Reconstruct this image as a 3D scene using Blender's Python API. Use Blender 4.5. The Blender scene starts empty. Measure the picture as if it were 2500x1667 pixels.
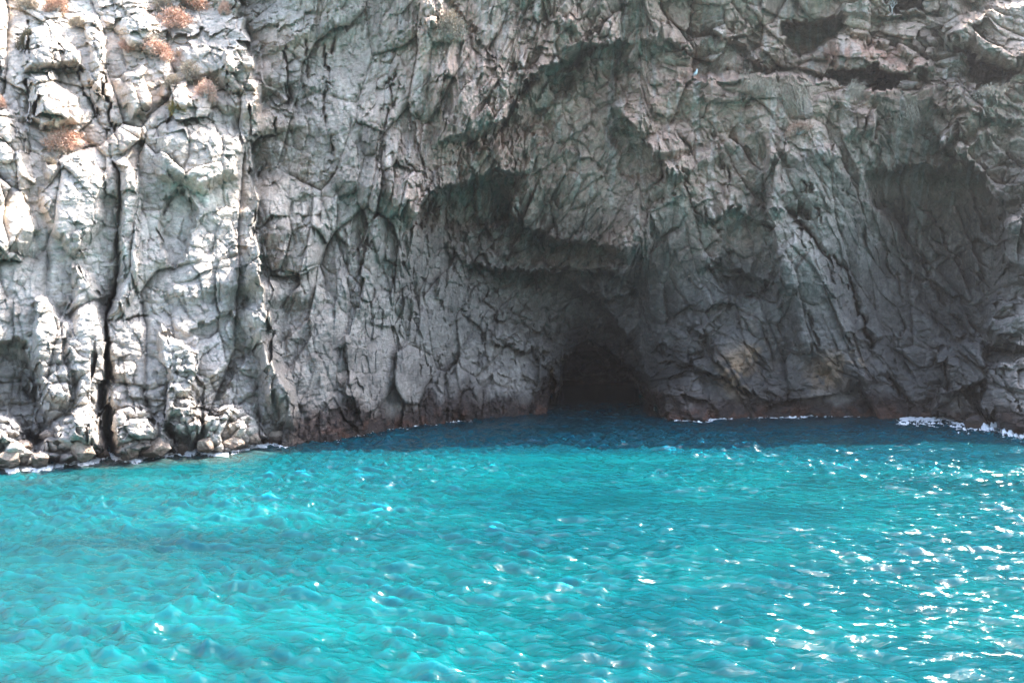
import bpy, bmesh, math
import numpy as np
from mathutils import Vector, Matrix

# ------------------------------------------------------------------ scene, camera, light
sc = bpy.context.scene
COL = sc.collection
R = math.radians
W0, H0 = 2500.0, 1667.0          # pixel frame used for tracing proportions
F = 2430.0                       # focal length in those pixels (35 mm)
HC = 4.0                         # eye height above the water (deck of a boat)
YH = 820.0                       # row of the horizon

cam_d = bpy.data.cameras.new('camera')
cam_d.sensor_width = 36.0
cam_d.lens = 36.0 * F / W0
cam_d.clip_start = 0.1
cam_d.clip_end = 6000
cam = bpy.data.objects.new('camera', cam_d)
COL.objects.link(cam)
cam.location = (0, 0, HC)
PITCH = math.atan((YH - H0 / 2) / F)
cam.rotation_euler = (R(90) + PITCH, 0, 0)
sc.camera = cam

SUN_EL, SUN_AZ = 58.0, 52.0      # degrees; azimuth clockwise from +Y (the view direction)
world = bpy.data.worlds.new('World')
sc.world = world
world.use_nodes = True
nt = world.node_tree
nt.nodes.clear()
sky = nt.nodes.new('ShaderNodeTexSky')
sky.sky_type = 'NISHITA'
sky.sun_disc = False
sky.sun_elevation = R(SUN_EL)
sky.sun_rotation = R(SUN_AZ)
sky.dust_density = 2.5
sky.ozone_density = 0.4
bg = nt.nodes.new('ShaderNodeBackground')
bg.inputs['Strength'].default_value = 0.15
wo = nt.nodes.new('ShaderNodeOutputWorld')
nt.links.new(sky.outputs[0], bg.inputs['Color'])
nt.links.new(bg.outputs[0], wo.inputs['Surface'])

sd = bpy.data.lights.new('sun', 'SUN')
sd.energy = 3.0
sd.angle = R(0.5)
sd.color = (1.0, 0.95, 0.88)
sun = bpy.data.objects.new('sun', sd)
COL.objects.link(sun)
S = Vector((math.sin(R(SUN_AZ)) * math.cos(R(SUN_EL)), math.cos(R(SUN_AZ)) * math.cos(R(SUN_EL)), math.sin(R(SUN_EL))))
sun.rotation_euler = S.to_track_quat('Z', 'Y').to_euler()

sc.view_settings.view_transform = 'Standard'
sc.view_settings.look = 'None'
sc.view_settings.gamma = 1
sc.view_settings.exposure = 2.85
try:
    sc.cycles.max_bounces = 8
    sc.cycles.diffuse_bounces = 6
    sc.cycles.glossy_bounces = 3
    sc.cycles.caustics_reflective = False
    sc.cycles.caustics_refractive = False
    sc.cycles.use_denoising = True
    sc.cycles.denoising_prefilter = 'ACCURATE'
    sc.cycles.denoising_input_passes = 'RGB_ALBEDO_NORMAL'
except Exception:
    pass

# ------------------------------------------------------------------ helpers
f32 = np.float32

def hsh(ix, iy, seed):
    n = (ix.astype(np.int64) * 374761393 + iy.astype(np.int64) * 668265263 + seed * 974711) & 0xffffffff
    n = ((n ^ (n >> 13)) * 1274126177) & 0xffffffff
    n = ((n ^ (n >> 16)) * 2246822519) & 0xffffffff
    n = n ^ (n >> 15)
    return ((n & 0xffffff) / 16777216.0).astype(f32)

def vnoise(x, y, seed=0):
    ix = np.floor(x); iy = np.floor(y)
    fx = (x - ix).astype(f32); fy = (y - iy).astype(f32)
    ix = ix.astype(np.int64); iy = iy.astype(np.int64)
    fx = fx * fx * fx * (fx * (fx * 6 - 15) + 10); fy = fy * fy * fy * (fy * (fy * 6 - 15) + 10)
    a = hsh(ix, iy, seed); b = hsh(ix + 1, iy, seed); c = hsh(ix, iy + 1, seed); d = hsh(ix + 1, iy + 1, seed)
    return (a + (b - a) * fx) * (1 - fy) + (c + (d - c) * fx) * fy

def fbm(x, y, seed=0, oct=4, gain=0.5):
    s = 0; a = 1.0; t = 0
    for k in range(oct):
        # rotate each octave so that the lattice never shows
        c, q = math.cos(0.7 * k + 0.3), math.sin(0.7 * k + 0.3)
        s = s + a * (vnoise((x * c - y * q) * 2.03 ** k, (x * q + y * c) * 2.03 ** k, seed + 17 * k) - 0.5)
        t += a; a *= gain
    return s / t * 2

def voro(x, y, seed, jit=0.9):
    """nearest cell: edge gap F2-F1, F1, random values of the cell, offsets inside the cell"""
    ix0 = np.floor(x).astype(np.int64); iy0 = np.floor(y).astype(np.int64)
    f1 = np.full(x.shape, 9.0, f32); f2 = np.full(x.shape, 9.0, f32)
    dx1 = np.zeros(x.shape, f32); dy1 = np.zeros(x.shape, f32)
    cx = np.zeros(x.shape, np.int64); cy = np.zeros(x.shape, np.int64)
    for j in (-1, 0, 1):
        for i in (-1, 0, 1):
            ix = ix0 + i; iy = iy0 + j
            px = ix + 0.5 + jit * (hsh(ix, iy, seed) - 0.5)
            py = iy + 0.5 + jit * (hsh(ix, iy, seed + 5) - 0.5)
            dx = (x - px).astype(f32); dy = (y - py).astype(f32)
            d = np.sqrt(dx * dx + dy * dy)
            m = d < f1
            f2 = np.where(m, f1, np.minimum(f2, d))
            f1 = np.where(m, d, f1)
            dx1 = np.where(m, dx, dx1); dy1 = np.where(m, dy, dy1)
            cx = np.where(m, ix, cx); cy = np.where(m, iy, cy)
    return f2 - f1, f1, dx1, dy1, cx, cy

def sstep(a, b, x):
    t = np.clip((x - a) / (b - a), 0, 1)
    return t * t * (3 - 2 * t)

def mesh_grid(name, P, mat, attrs=None, mask=None):
    """P: rows x cols x 3 positions -> quad mesh"""
    nr, nc = P.shape[:2]
    idx = np.arange(nr * nc, dtype=np.int32).reshape(nr, nc)
    q = np.stack([idx[:-1, :-1], idx[1:, :-1], idx[1:, 1:], idx[:-1, 1:]], -1).reshape(-1, 4)
    V = P.reshape(-1, 3)
    keep = None
    if mask is not None:
        q = q[mask.reshape(-1)]
        keep, inv = np.unique(q, return_inverse=True)
        V = V[keep]; q = inv.reshape(-1, 4).astype(np.int32)
    me = bpy.data.meshes.new(name)
    me.vertices.add(len(V)); me.vertices.foreach_set('co', V.astype(f32).ravel())
    me.loops.add(len(q) * 4); me.loops.foreach_set('vertex_index', q.astype(np.int32).ravel())
    me.polygons.add(len(q)); me.polygons.foreach_set('loop_start', np.arange(0, len(q) * 4, 4, dtype=np.int32))
    me.update(calc_edges=True)
    for k, v in (attrs or {}).items():
        v = v.reshape(-1, v.shape[-1]) if v.ndim == 3 else v.reshape(-1)
        if keep is not None: v = v[keep]
        if v.ndim == 2:
            a = me.attributes.new(k, 'FLOAT_COLOR', 'POINT')
            v4 = np.ones((len(v), 4), f32); v4[:, :3] = v
            a.data.foreach_set('color', v4.ravel())
        else:
            a = me.attributes.new(k, 'FLOAT', 'POINT'); a.data.foreach_set('value', v.astype(f32))
    me.materials.append(mat)
    o = bpy.data.objects.new(name, me)
    COL.objects.link(o)
    return o

def tag(o, label=None, cat=None, group=None, kind=None):
    for k, v in (('label', label), ('category', cat), ('group', group), ('kind', kind)):
        if v: o[k] = v
    return o

def new_mat(name):
    m = bpy.data.materials.new(name); m.use_nodes = True
    t = m.node_tree
    return m, t, t.nodes['Principled BSDF']

# ------------------------------------------------------------------ materials
def rock_material(name, attr=True, col=(0.3, 0.3, 0.3)):
    m, t, b = new_mat(name)
    N, L = t.nodes, t.links
    tc = N.new('ShaderNodeTexCoord')
    n1 = N.new('ShaderNodeTexNoise'); n1.inputs['Scale'].default_value = 4.0; n1.inputs['Detail'].default_value = 10; n1.inputs['Roughness'].default_value = 0.8
    L.new(tc.outputs['Object'], n1.inputs['Vector'])
    rp = N.new('ShaderNodeMapRange'); rp.inputs['From Min'].default_value = 0.3; rp.inputs['From Max'].default_value = 0.7
    rp.inputs['To Min'].default_value = 0.5; rp.inputs['To Max'].default_value = 1.5
    L.new(n1.outputs['Fac'], rp.inputs['Value'])
    mul = N.new('ShaderNodeVectorMath'); mul.operation = 'SCALE'
    if attr:
        a = N.new('ShaderNodeAttribute'); a.attribute_name = 'col'
        L.new(a.outputs['Color'], mul.inputs[0])
        w = N.new('ShaderNodeAttribute'); w.attribute_name = 'rough'
        L.new(w.outputs['Fac'], b.inputs['Roughness'])
    else:
        mul.inputs[0].default_value = col
        b.inputs['Roughness'].default_value = 0.85
    L.new(rp.outputs['Result'], mul.inputs['Scale'])
    L.new(mul.outputs[0], b.inputs['Base Color'])
    # fine relief: grain, thin bedding and hairline joints
    mp = N.new('ShaderNodeMapping'); mp.inputs['Rotation'].default_value = (0.2, 0.5, 0.3); mp.inputs['Scale'].default_value = (1.5, 1.5, 9)
    L.new(tc.outputs['Object'], mp.inputs['Vector'])
    n2 = N.new('ShaderNodeTexNoise'); n2.inputs['Scale'].default_value = 1.6; n2.inputs['Detail'].default_value = 6; n2.inputs['Roughness'].default_value = 0.65
    L.new(mp.outputs[0], n2.inputs['Vector'])
    n3 = N.new('ShaderNodeTexNoise'); n3.inputs['Scale'].default_value = 9.0; n3.inputs['Detail'].default_value = 7; n3.inputs['Roughness'].default_value = 0.7
    L.new(tc.outputs['Object'], n3.inputs['Vector'])
    add = N.new('ShaderNodeMath'); add.operation = 'ADD'
    L.new(n2.outputs['Fac'], add.inputs[0]); L.new(n3.outputs['Fac'], add.inputs[1])
    bp = N.new('ShaderNodeBump'); bp.inputs['Strength'].default_value = 0.8; bp.inputs['Distance'].default_value = 0.12
    L.new(add.outputs[0], bp.inputs['Height'])
    L.new(bp.outputs[0], b.inputs['Normal'])
    b.inputs['Specular IOR Level'].default_value = 0.3
    return m

M_ROCK = rock_material('fractured_rock')

def leaf_material(name, c1, c2):
    m, t, b = new_mat(name)
    N, L = t.nodes, t.links
    n = N.new('ShaderNodeTexNoise'); n.inputs['Scale'].default_value = 9
    g = N.new('ShaderNodeNewGeometry'); L.new(g.outputs['Position'], n.inputs['Vector'])
    r = N.new('ShaderNodeValToRGB')
    r.color_ramp.elements[0].position = 0.35; r.color_ramp.elements[0].color = (*c1, 1)
    r.color_ramp.elements[1].position = 0.65; r.color_ramp.elements[1].color = (*c2, 1)
    L.new(n.outputs['Fac'], r.inputs['Fac']); L.new(r.outputs['Color'], b.inputs['Base Color'])
    b.inputs['Roughness'].default_value = 0.9
    return m
M_DRY = leaf_material('dry_twigs', (0.42, 0.23, 0.15), (0.70, 0.46, 0.33))
M_STRAW = leaf_material('straw', (0.26, 0.20, 0.14), (0.46, 0.37, 0.26))
M_GREEN = leaf_material('yellow_green_leaves', (0.16, 0.11, 0.015), (0.34, 0.24, 0.04))
M_OLIVE = leaf_material('olive_leaves', (0.07, 0.06, 0.03), (0.20, 0.15, 0.08))
M_TWIG = leaf_material('bare_twig', (0.30, 0.27, 0.22), (0.5, 0.46, 0.40))

# ------------------------------------------------------------------ cliff relief
# foot of the cliff: (column, row of the waterline)
WL = [(0, 1141), (150, 1131), (280, 1120), (400, 1112), (500, 1103), (640, 1093), (730, 1085), (850, 1071), (950, 1053), (1060, 1037),
      (1160, 1024), (1260, 1014), (1350, 1008), (1440, 1005), (1560, 1003), (1588, 1019), (1700, 1024), (1800, 1022), (2000, 1018),
      (2200, 1022), (2340, 1021), (2400, 1036), (2430, 1042), (2500, 1050)]
WLx = np.array([p[0] for p in WL], float); WLy = np.array([p[1] for p in WL], float)
def foot_depth(px):
    return HC * F / (np.interp(px, WLx, WLy) - YH)

CP = {
 -500: [(0, 52), (400, 54), (700, 53), (1100, 52), (1500, 53), (2000, 56), (2500, 56)],
 -150: [(0, 43), (300, 44.5), (560, 45), (700, 41), (900, 41), (1100, 41.5), (1300, 42), (1500, 43), (1750, 43.5), (2000, 44), (2250, 44.5), (2450, 46.5)],  # unseen overhang above the frame, added to shade the centre and right wall
 20: [(0, 39.5), (300, 40.5), (550, 41.5), (720, 41), (900, 41.3), (1100, 41.9), (1300, 42.8), (1500, 44), (1700, 45), (2000, 47), (2250, 46.5), (2500, 46.3)],
 200: [(0, 36.5), (300, 38), (550, 38.7), (750, 40.6), (900, 41.5), (1100, 42.2), (1300, 44.5), (1500, 45.5), (1700, 45.5), (1900, 45.5), (2200, 45.5), (2500, 44.5)],
 400: [(0, 34.3), (300, 36.2), (550, 37.3), (750, 39.7), (900, 41), (1050, 43), (1300, 46), (1500, 46.5), (1700, 46), (1900, 45.5), (2050, 45.5), (2250, 48.5), (2500, 45)],
 600: [(0, 32.8), (300, 35.1), (550, 36.4), (750, 38.8), (900, 41), (1050, 46), (1200, 51), (1400, 51.5), (1550, 48.5), (1700, 47.3), (1900, 46.5), (2050, 47), (2250, 51.5), (2450, 46.5)],
 800: [(0, 31.8), (300, 34.2), (550, 35.7), (750, 38), (900, 41), (1050, 45.5), (1200, 51), (1400, 56.5), (1550, 54), (1650, 51), (1800, 49), (2000, 48.3), (2200, 50), (2400, 47.5), (2500, 44.5)],
 950: [(0, 31.2), (300, 33.4), (550, 35), (750, 37.4), (900, 40.6), (1060, 45.2), (1260, 50), (1400, 55), (1550, 55), (1620, 49.2), (1800, 48.4), (2000, 49), (2200, 48.6), (2400, 45.8), (2500, 43.2)],
}
cps = [(x, y, d) for y, r in CP.items() for x, d in r]
for x in WLx: cps.append((x, float(np.interp(x, WLx, WLy)), float(foot_depth(x))))
for x in (0, 500, 1000, 1500, 2000, 2500): cps.append((x, 1250, float(foot_depth(x))))
cps = np.array(cps, float)

# near side: above a line drawn rightwards, right of a line drawn downwards.  (points, near lift m, decay px, far drop m)
LIPS = [
 ([(705, 1085), (697, 950), (655, 800), (642, 680), (625, 560), (640, 470), (620, 380), (618, 280), (624, 150), (588, 90), (592, 20), (585, -150)], 1.1, 160, 1.7),
 ([(1075, 350), (1135, 336), (1150, 333), (1240, 298), (1275, 215), (1310, 185), (1380, 150), (1440, 110), (1500, 95), (1545, 110)], 1.8, 150, 1.1),
 ([(1000, 560), (1025, 510), (1060, 470), (1130, 450), (1210, 425), (1300, 425)], 2.0, 110, 1.9),
 ([(1240, 440), (1262, 500), (1275, 545), (1310, 565), (1380, 590), (1450, 597), (1500, 612), (1545, 655)], 2.2, 110, 1.6),
 ([(1130, 645), (1182, 650), (1250, 655), (1335, 665), (1430, 668), (1526, 684), (1560, 720)], 1.7, 70, 1.3),
 ([(1003, 775), (1010, 640), (1030, 540), (1080, 450)], 0.9, 60, 1.3),
 ([(1374, 672), (1470, 749), (1527, 825), (1565, 905), (1590, 1010)], 1.6, 55, 1.0),
 ([(1200, 835), (1260, 850), (1335, 868)], 0.9, 60, 0.3),
 ([(1490, 270), (1544, 297), (1567, 323), (1590, 355), (1613, 412), (1628, 455)], 1.7, 80, 0.9),
 ([(1710, 545), (1760, 520), (1800, 507), (1834, 524)], 1.1, 60, 0.5),
 ([(1862, 325), (1862, 420), (1863, 500), (1880, 560), (1891, 620), (1893, 700), (1900, 740)], 1.3, 60, 0.9),
 ([(1700, 640), (1760, 660), (1830, 680), (1890, 715)], 0.8, 60, 0.5),
 ([(2215, 610), (2178, 543), (2140, 497), (2125, 425), (2125, 256)], 1.4, 50, 0.8),
 ([(2118, 425), (2180, 416), (2240, 408), (2330, 418), (2400, 428)], 1.0, 100, 0.6),
 ([(2255, 300), (2330, 370), (2400, 425), (2440, 520), (2462, 610)], 1.9, 120, 0.8),
 ([(2540, 207), (2400, 209), (2300, 207), (2200, 212), (2100, 204), (2010, 192), (1900, 184), (1800, 192), (1700, 192), (1630, 203)], 1.0, 90, 1.0),
 ([(2270, 280), (2350, 265), (2420, 285), (2500, 300)], 0.8, 50, 0.4),
 ([(2010, 60), (2060, 40), (2150, 35), (2240, 30), (2330, 20)], 0.9, 40, 0.5),
 ([(1606, 884), (1683, 901), (1772, 924), (1815, 945), (1900, 993)], 0.9, 60, 0.3),
 ([(1590, 830), (1640, 880), (1700, 895)], 0.8, 50, 0.3),
 ([(1700, 790), (1745, 860), (1775, 925)], 0.9, 45, 0.5),
 ([(915, 490), (905, 630), (870, 730), (850, 845), (858, 960), (890, 1040)], 0.8, 45, 0.4),
 ([(660, 300), (690, 265), (700, 240)], 0.7, 40, 0.5),
 ([(1100, 560), (1090, 660), (1075, 760)], 0.6, 50, 0.3),
 ([(970, 640), (985, 570), (1010, 520)], 0.6, 40, 0.3),
 ([(1700, 60), (1760, 90), (1830, 140), (1880, 185)], 0.9, 60, 0.4),
 ([(1560, 90), (1650, 110), (1700, 150)], 0.7, 60, 0.4),
 ([(2385, 790), (2430, 830), (2500, 850)], 1.0, 60, 0.5),
 ([(2280, 830), (2350, 820), (2420, 850)], -0.8, 50, 0.0),
]
# open joints: (points, half width px at start, at end, depth m)
GROOVES = [
 ([(262, 150), (265, 230), (268, 330), (290, 430), (288, 520), (281, 600), (275, 680), (270, 780)], 2, 5, 1.3),
 ([(276, 690), (268, 780), (262, 880), (260, 980), (266, 1060), (274, 1140)], 4, 15, 3.2),
 ([(80, 180), (76, 250), (82, 330)], 4, 4, 1.2),
 ([(60, 60), (78, 150)], 3, 4, .8),
 ([(190, 150), (215, 230), (245, 300)], 4, 5, 1.2),
 ([(410, 960), (408, 1030), (412, 1085)], 4, 7, 1.4),
 ([(345, 760), (300, 775), (275, 780)], 3, 3, 0.7),
 ([(695, 110), (697, 180), (699, 247), (672, 282), (655, 300), (652, 360), (650, 430)], 3, 4, 1.0),
 ([(810, 90), (803, 143), (805, 258), (807, 373)], 3, 4, 1.0),
 ([(750, 110), (750, 180), (745, 225)], 3, 3, .8),
 ([(915, 490), (905, 630), (870, 730), (850, 845), (858, 960), (890, 1040)], 4, 5, 1.3),
 ([(972, 180), (949, 214), (953, 287), (930, 400), (915, 490)], 3, 3, .7),
 ([(985, 290), (990, 390), (1060, 440)], 3, 3, .5),
 ([(1240, 749), (1175, 795), (1167, 844), (1171, 920)], 3, 3, 1.0),
 ([(1100, 765), (1160, 758), (1170, 700)], 3, 2, .6),
 ([(1020, 780), (1030, 860), (1045, 920)], 2, 3, .6),
 ([(1655, 400), (1665, 450), (1690, 500), (1730, 545), (1760, 570)], 3, 3, .9),
 ([(1750, 330), (1762, 400), (1769, 440), (1800, 497), (1834, 524), (1868, 560)], 3, 5, 1.2),
 ([(1930, 508), (1968, 565), (1990, 596), (2025, 634), (2056, 672), (2083, 730), (2102, 783), (2121, 844), (2151, 890), (2190, 960)], 7, 3, 2.2),
 ([(1914, 375), (1935, 410), (1968, 447), (2021, 543)], 4, 3, .9),
 ([(2002, 394), (2044, 447), (2067, 490)], 3, 3, .6),
 ([(2165, 500), (2215, 590), (2290, 700), (2330, 770)], 3, 3, .8),
 ([(2250, 500), (2330, 620), (2400, 740)], 3, 3, .8),
 ([(1606, 884), (1683, 901), (1772, 924), (1810, 945), (1900, 993)], 3, 4, 1.0),
 ([(2150, 620), (2190, 700), (2200, 760), (2195, 900)], 3, 3, .7),
 ([(2125, 340), (2200, 330), (2260, 335)], 3, 2, .6),
 ([(1960, 760), (2000, 860), (2060, 900)], 3, 3, .6),
 ([(1580, 470), (1620, 430), (1640, 400)], 4, 3, .7),
 ([(1130, 100), (1212, 70), (1215, 0)], 2, 2, .5),
 ([(2380, 1040), (2345, 980), (2330, 930)], 4, 3, .8),
 ([(2500, 1000), (2460, 950), (2440, 900)], 3, 3, .8),
]
# blocks standing proud (-) or set back (+): (polygon, depth change m, edge softness px)
BLOCKS = [
 ([(1348, 1040), (1347, 900), (1357, 868), (1400, 852), (1430, 838), (1455, 832), (1482, 848), (1512, 880), (1545, 915), (1568, 955), (1588, 1040)], 26, 8),
 ([(2000, 190), (2050, 168), (2120, 163), (2175, 172), (2245, 208), (2160, 210), (2080, 206)], 5, 5),
 ([(2335, 120), (2360, 130), (2430, 160), (2485, 188), (2460, 208), (2390, 208), (2365, 180)], 5, 6),
 ([(1905, 115), (1920, 60), (2010, 55), (2075, 50), (2065, 80), (2045, 95), (1990, 130), (1940, 140)], 3.0, 14),
 ([(2165, -5), (2240, -10), (2250, 18), (2190, 26)], 3, 6),
 ([(2310, 85), (2350, 48), (2420, 12), (2540, -10), (2540, 182), (2470, 175), (2400, 147), (2355, 118), (2320, 112)], -2.4, 14),
 ([(2030, 95), (2075, 90), (2115, 95), (2150, 130), (2160, 165), (2120, 172), (2040, 170), (2030, 140)], -1.0, 10),
 ([(2000, 50), (2090, 30), (2300, 45), (2280, 180), (2230, 185), (2170, 100), (2050, 85)], -0.8, 10),
 ([(80, 740), (100, 715), (130, 730), (180, 790), (190, 900), (160, 990), (100, 960), (80, 900)], -1.2, 10),
 ([(65, 80), (110, 60), (190, 120), (205, 165), (130, 165), (65, 170)], -1.4, 12),
 ([(80, 172), (130, 165), (185, 240), (205, 270), (195, 312), (110, 320), (76, 290)], -1.6, 12),
 ([(170, 640), (225, 700), (262, 780), (255, 980), (230, 1090), (180, 1060), (190, 900), (175, 780)], -1.0, 10),
 ([(-40, 820), (60, 830), (85, 960), (140, 1060), (60, 1080), (20, 1010), (-40, 1010)], 1.4, 12),
 ([(300, 400), (325, 385), (345, 420), (342, 500), (340, 600), (300, 760), (278, 770), (282, 600)], -0.9, 10),
 ([(300, 180), (340, 140), (360, 200), (365, 270), (310, 290), (290, 260)], -1.0, 12),
 ([(480, 800), (560, 760), (592, 820), (578, 900), (540, 972), (492, 985), (480, 900)], 0.6, 8),
 ([(392, 790), (430, 830), (482, 850), (478, 950), (492, 1050), (470, 1090), (420, 1060), (402, 950)], -1.3, 9),
 ([(278, 1010), (320, 985), (360, 1000), (400, 1050), (430, 1105), (282, 1125)], -1.4, 9),
 ([(490, 1002), (590, 985), (618, 1010), (655, 1075), (560, 1105), (495, 1110)], -1.4, 9),
 ([(100, 1040), (180, 1000), (240, 1030), (262, 1115), (150, 1130), (90, 1100)], -1.2, 10),
 ([(-40, 1050), (40, 1070), (120, 1100), (130, 1135), (-40, 1145)], -1.0, 10),
 ([(430, 110), (500, 90), (580, 130), (600, 180), (540, 210), (450, 180)], -1.2, 14),
 ([(540, 130), (600, 118), (630, 160), (610, 230), (545, 215)], -1.0, 8),
 ([(1975, 368), (2040, 350), (2052, 385), (2005, 400)], -0.6, 5),
 ([(1862, 330), (1885, 325), (1900, 420), (1915, 510), (1870, 505)], -0.9, 5),
 ([(2438, 545), (2468, 512), (2540, 500), (2540, 700), (2455, 645)], -2.4, 7),
 ([(2400, 740), (2440, 725), (2540, 730), (2540, 870), (2410, 850)], -1.4, 9),
 ([(2290, 850), (2360, 815), (2410, 840), (2420, 930), (2300, 960)], -2.4, 6),
 ([(2420, 890), (2540, 870), (2540, 1060), (2440, 1060), (2400, 980)], -2.6, 6),
 ([(2290, 945), (2350, 935), (2400, 975), (2420, 1045), (2330, 1030), (2280, 1000)], -2.0, 6),
 ([(1320, 870), (1347, 862), (1350, 925), (1310, 930)], -0.8, 5),
 ([(1592, 950), (1650, 900), (1700, 915), (1760, 1040), (1600, 1040)], -0.7, 7),
 ([(1010, 10), (1060, -30), (1080, 60), (1050, 80), (1020, 60)], -0.9, 8),
 ([(1330, 60), (1400, 40), (1440, 100), (1350, 140), (1290, 130)], -0.5, 6),
 ([(-40, 260), (40, 265), (75, 330), (90, 430), (110, 560), (60, 640), (-40, 640)], -1.4, 22),
 ([(110, 400), (200, 380), (250, 430), (255, 560), (190, 640), (130, 560)], -0.9, 14),
 ([(380, 300), (470, 280), (560, 300), (610, 340), (600, 440), (500, 480), (400, 440)], -1.0, 18),
 ([(400, 490), (440, 470), (470, 520), (450, 640), (400, 660), (385, 560)], 0.7, 10),
 ([(205, 60), (250, 30), (275, 120), (262, 240), (225, 200)], -1.2, 12),
 ([(300, 30), (370, 20), (400, 90), (360, 130), (310, 100)], -1.2, 14),
 ([(400, 200), (470, 190), (480, 260), (420, 270)], -0.8, 10),
 ([(590, 600), (640, 560), (668, 700), (690, 850), (720, 950), (715, 1060), (660, 1040), (640, 900), (600, 780)], -1.0, 14),
 ([(2135, 430), (2240, 412), (2400, 432), (2440, 560), (2450, 680), (2380, 820), (2280, 790), (2210, 620), (2150, 520)], 1.3, 34),
 ([(1830, 530), (1868, 560), (1888, 620), (1893, 700), (1890, 740), (1800, 720), (1740, 640), (1770, 560)], 0.9, 26),
 ([(1895, 600), (1950, 560), (2030, 660), (2090, 780), (2140, 930), (2060, 960), (1960, 860), (1900, 740)], -1.0, 16),
 ([(1200, 660), (1330, 672), (1470, 760), (1530, 830), (1560, 880), (1500, 850), (1440, 828), (1350, 850), (1250, 820), (1190, 740)], 1.2, 30),
 ([(1080, 470), (1130, 452), (1215, 440), (1250, 480), (1255, 540), (1180, 560), (1090, 560)], 1.5, 24),
 ([(1130, 350), (1240, 310), (1300, 240), (1330, 200), (1420, 150), (1360, 240), (1260, 350), (1160, 380)], 0.8, 18),
 ([(1500, 320), (1560, 330), (1600, 400), (1590, 450), (1530, 420)], 0.8, 14),
 ([(1080, 180), (1140, 130), (1260, 200), (1240, 290), (1140, 330), (1080, 300)], -0.6, 16),
]

def poly_dist(px, py, pts):
    """distance to a polyline, signed side (cross), position along it 0..1"""
    pts = np.array(pts, float)
    seg = np.hypot(*(pts[1:] - pts[:-1]).T); tot = seg.sum(); acc = 0
    best = np.full(px.shape, 1e9, f32); cr = np.zeros(px.shape, f32); ts = np.zeros(px.shape, f32)
    for (a, b, l) in zip(pts[:-1], pts[1:], seg):
        dx, dy = b - a
        t = ((px - a[0]) * dx + (py - a[1]) * dy) / (l * l)
        tc = np.clip(t, 0, 1)
        ex = px - a[0] - tc * dx; ey = py - a[1] - tc * dy
        d = np.sqrt(ex * ex + ey * ey)
        c = (dx * (py - a[1]) - dy * (px - a[0])) / l
        m = d < best - 1e-3
        best = np.where(m, d, best); cr = np.where(m, c, cr); ts = np.where(m, (acc + tc * l) / tot, ts)
        acc += l
    return best, cr, ts

def inside(px, py, pts):
    r = np.zeros(px.shape, bool)
    n = len(pts)
    for i in range(n):
        x0, y0 = pts[i]; x1, y1 = pts[(i + 1) % n]
        if y0 == y1: continue
        c = ((y0 > py) != (y1 > py)) & (px < (x1 - x0) * (py - y0) / (y1 - y0) + x0)
        r ^= c
    return r

def upsample(A, ys, xs, Y, X):
    """bilinear lookup of coarse table A on (ys, xs) at column vectors Y, X"""
    fy = np.interp(Y, ys, np.arange(len(ys))); fx = np.interp(X, xs, np.arange(len(xs)))
    iy = np.minimum(fy.astype(int), len(ys) - 2); ix = np.minimum(fx.astype(int), len(xs) - 2)
    ty = (fy - iy)[:, None]; tx = (fx - ix)[None, :]
    return ((A[iy][:, ix] * (1 - ty) + A[iy + 1][:, ix] * ty) * (1 - tx) + (A[iy][:, ix + 1] * (1 - ty) + A[iy + 1][:, ix + 1] * ty) * tx)

def tps_fit(P, v):
    P = P / 500.0
    d = np.hypot(P[:, None, 0] - P[None, :, 0], P[:, None, 1] - P[None, :, 1])
    K = np.where(d > 0, d * d * np.log(d + 1e-12), 0) + np.eye(len(P)) * 0.003
    A = np.zeros((len(P) + 3, len(P) + 3)); A[:len(P), :len(P)] = K
    A[:len(P), -3] = 1; A[:len(P), -2:] = P; A[-3, :len(P)] = 1; A[-2:, :len(P)] = P.T
    return np.linalg.solve(A, np.concatenate([v, [0, 0, 0]]))
def tps_eval(P, w, x, y):
    P = P / 500.0; x = x / 500.0; y = y / 500.0
    s = w[-3] + w[-2] * x + w[-1] * y
    for (a, b), c in zip(P, w[:-3]):
        d2 = (x - a) ** 2 + (y - b) ** 2
        s = s + c * 0.5 * d2 * np.log(d2 + 1e-12)
    return s
_w = tps_fit(cps[:, :2], cps[:, 2])
gys = np.arange(-520, 1281, 15.0); gxs = np.arange(0, 2501, 20.0)
_T = tps_eval(cps[:, :2], _w, gxs[None, :] + 0 * gys[:, None], gys[:, None] + 0 * gxs[None, :])

# arc length of the cliff foot in plan, as lateral coordinate
_sx = np.linspace(-1600, 4200, 1200)
def side_scale(px):
    return np.where(px < 0, 1 + px * 0.00012, np.where(px > 2500, 1 - (px - 2500) * 0.0001, 1.0))
_pd = foot_depth(np.clip(_sx, 0, 2500)) * side_scale(_sx)
_pd = np.convolve(np.pad(_pd, 40, 'edge'), np.ones(81) / 81, 'same')[40:-40]
_plx = (_sx - W0 / 2) / F * _pd
_arc = np.concatenate([[0], np.cumsum(np.hypot(np.diff(_plx), np.diff(_pd)))])

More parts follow.
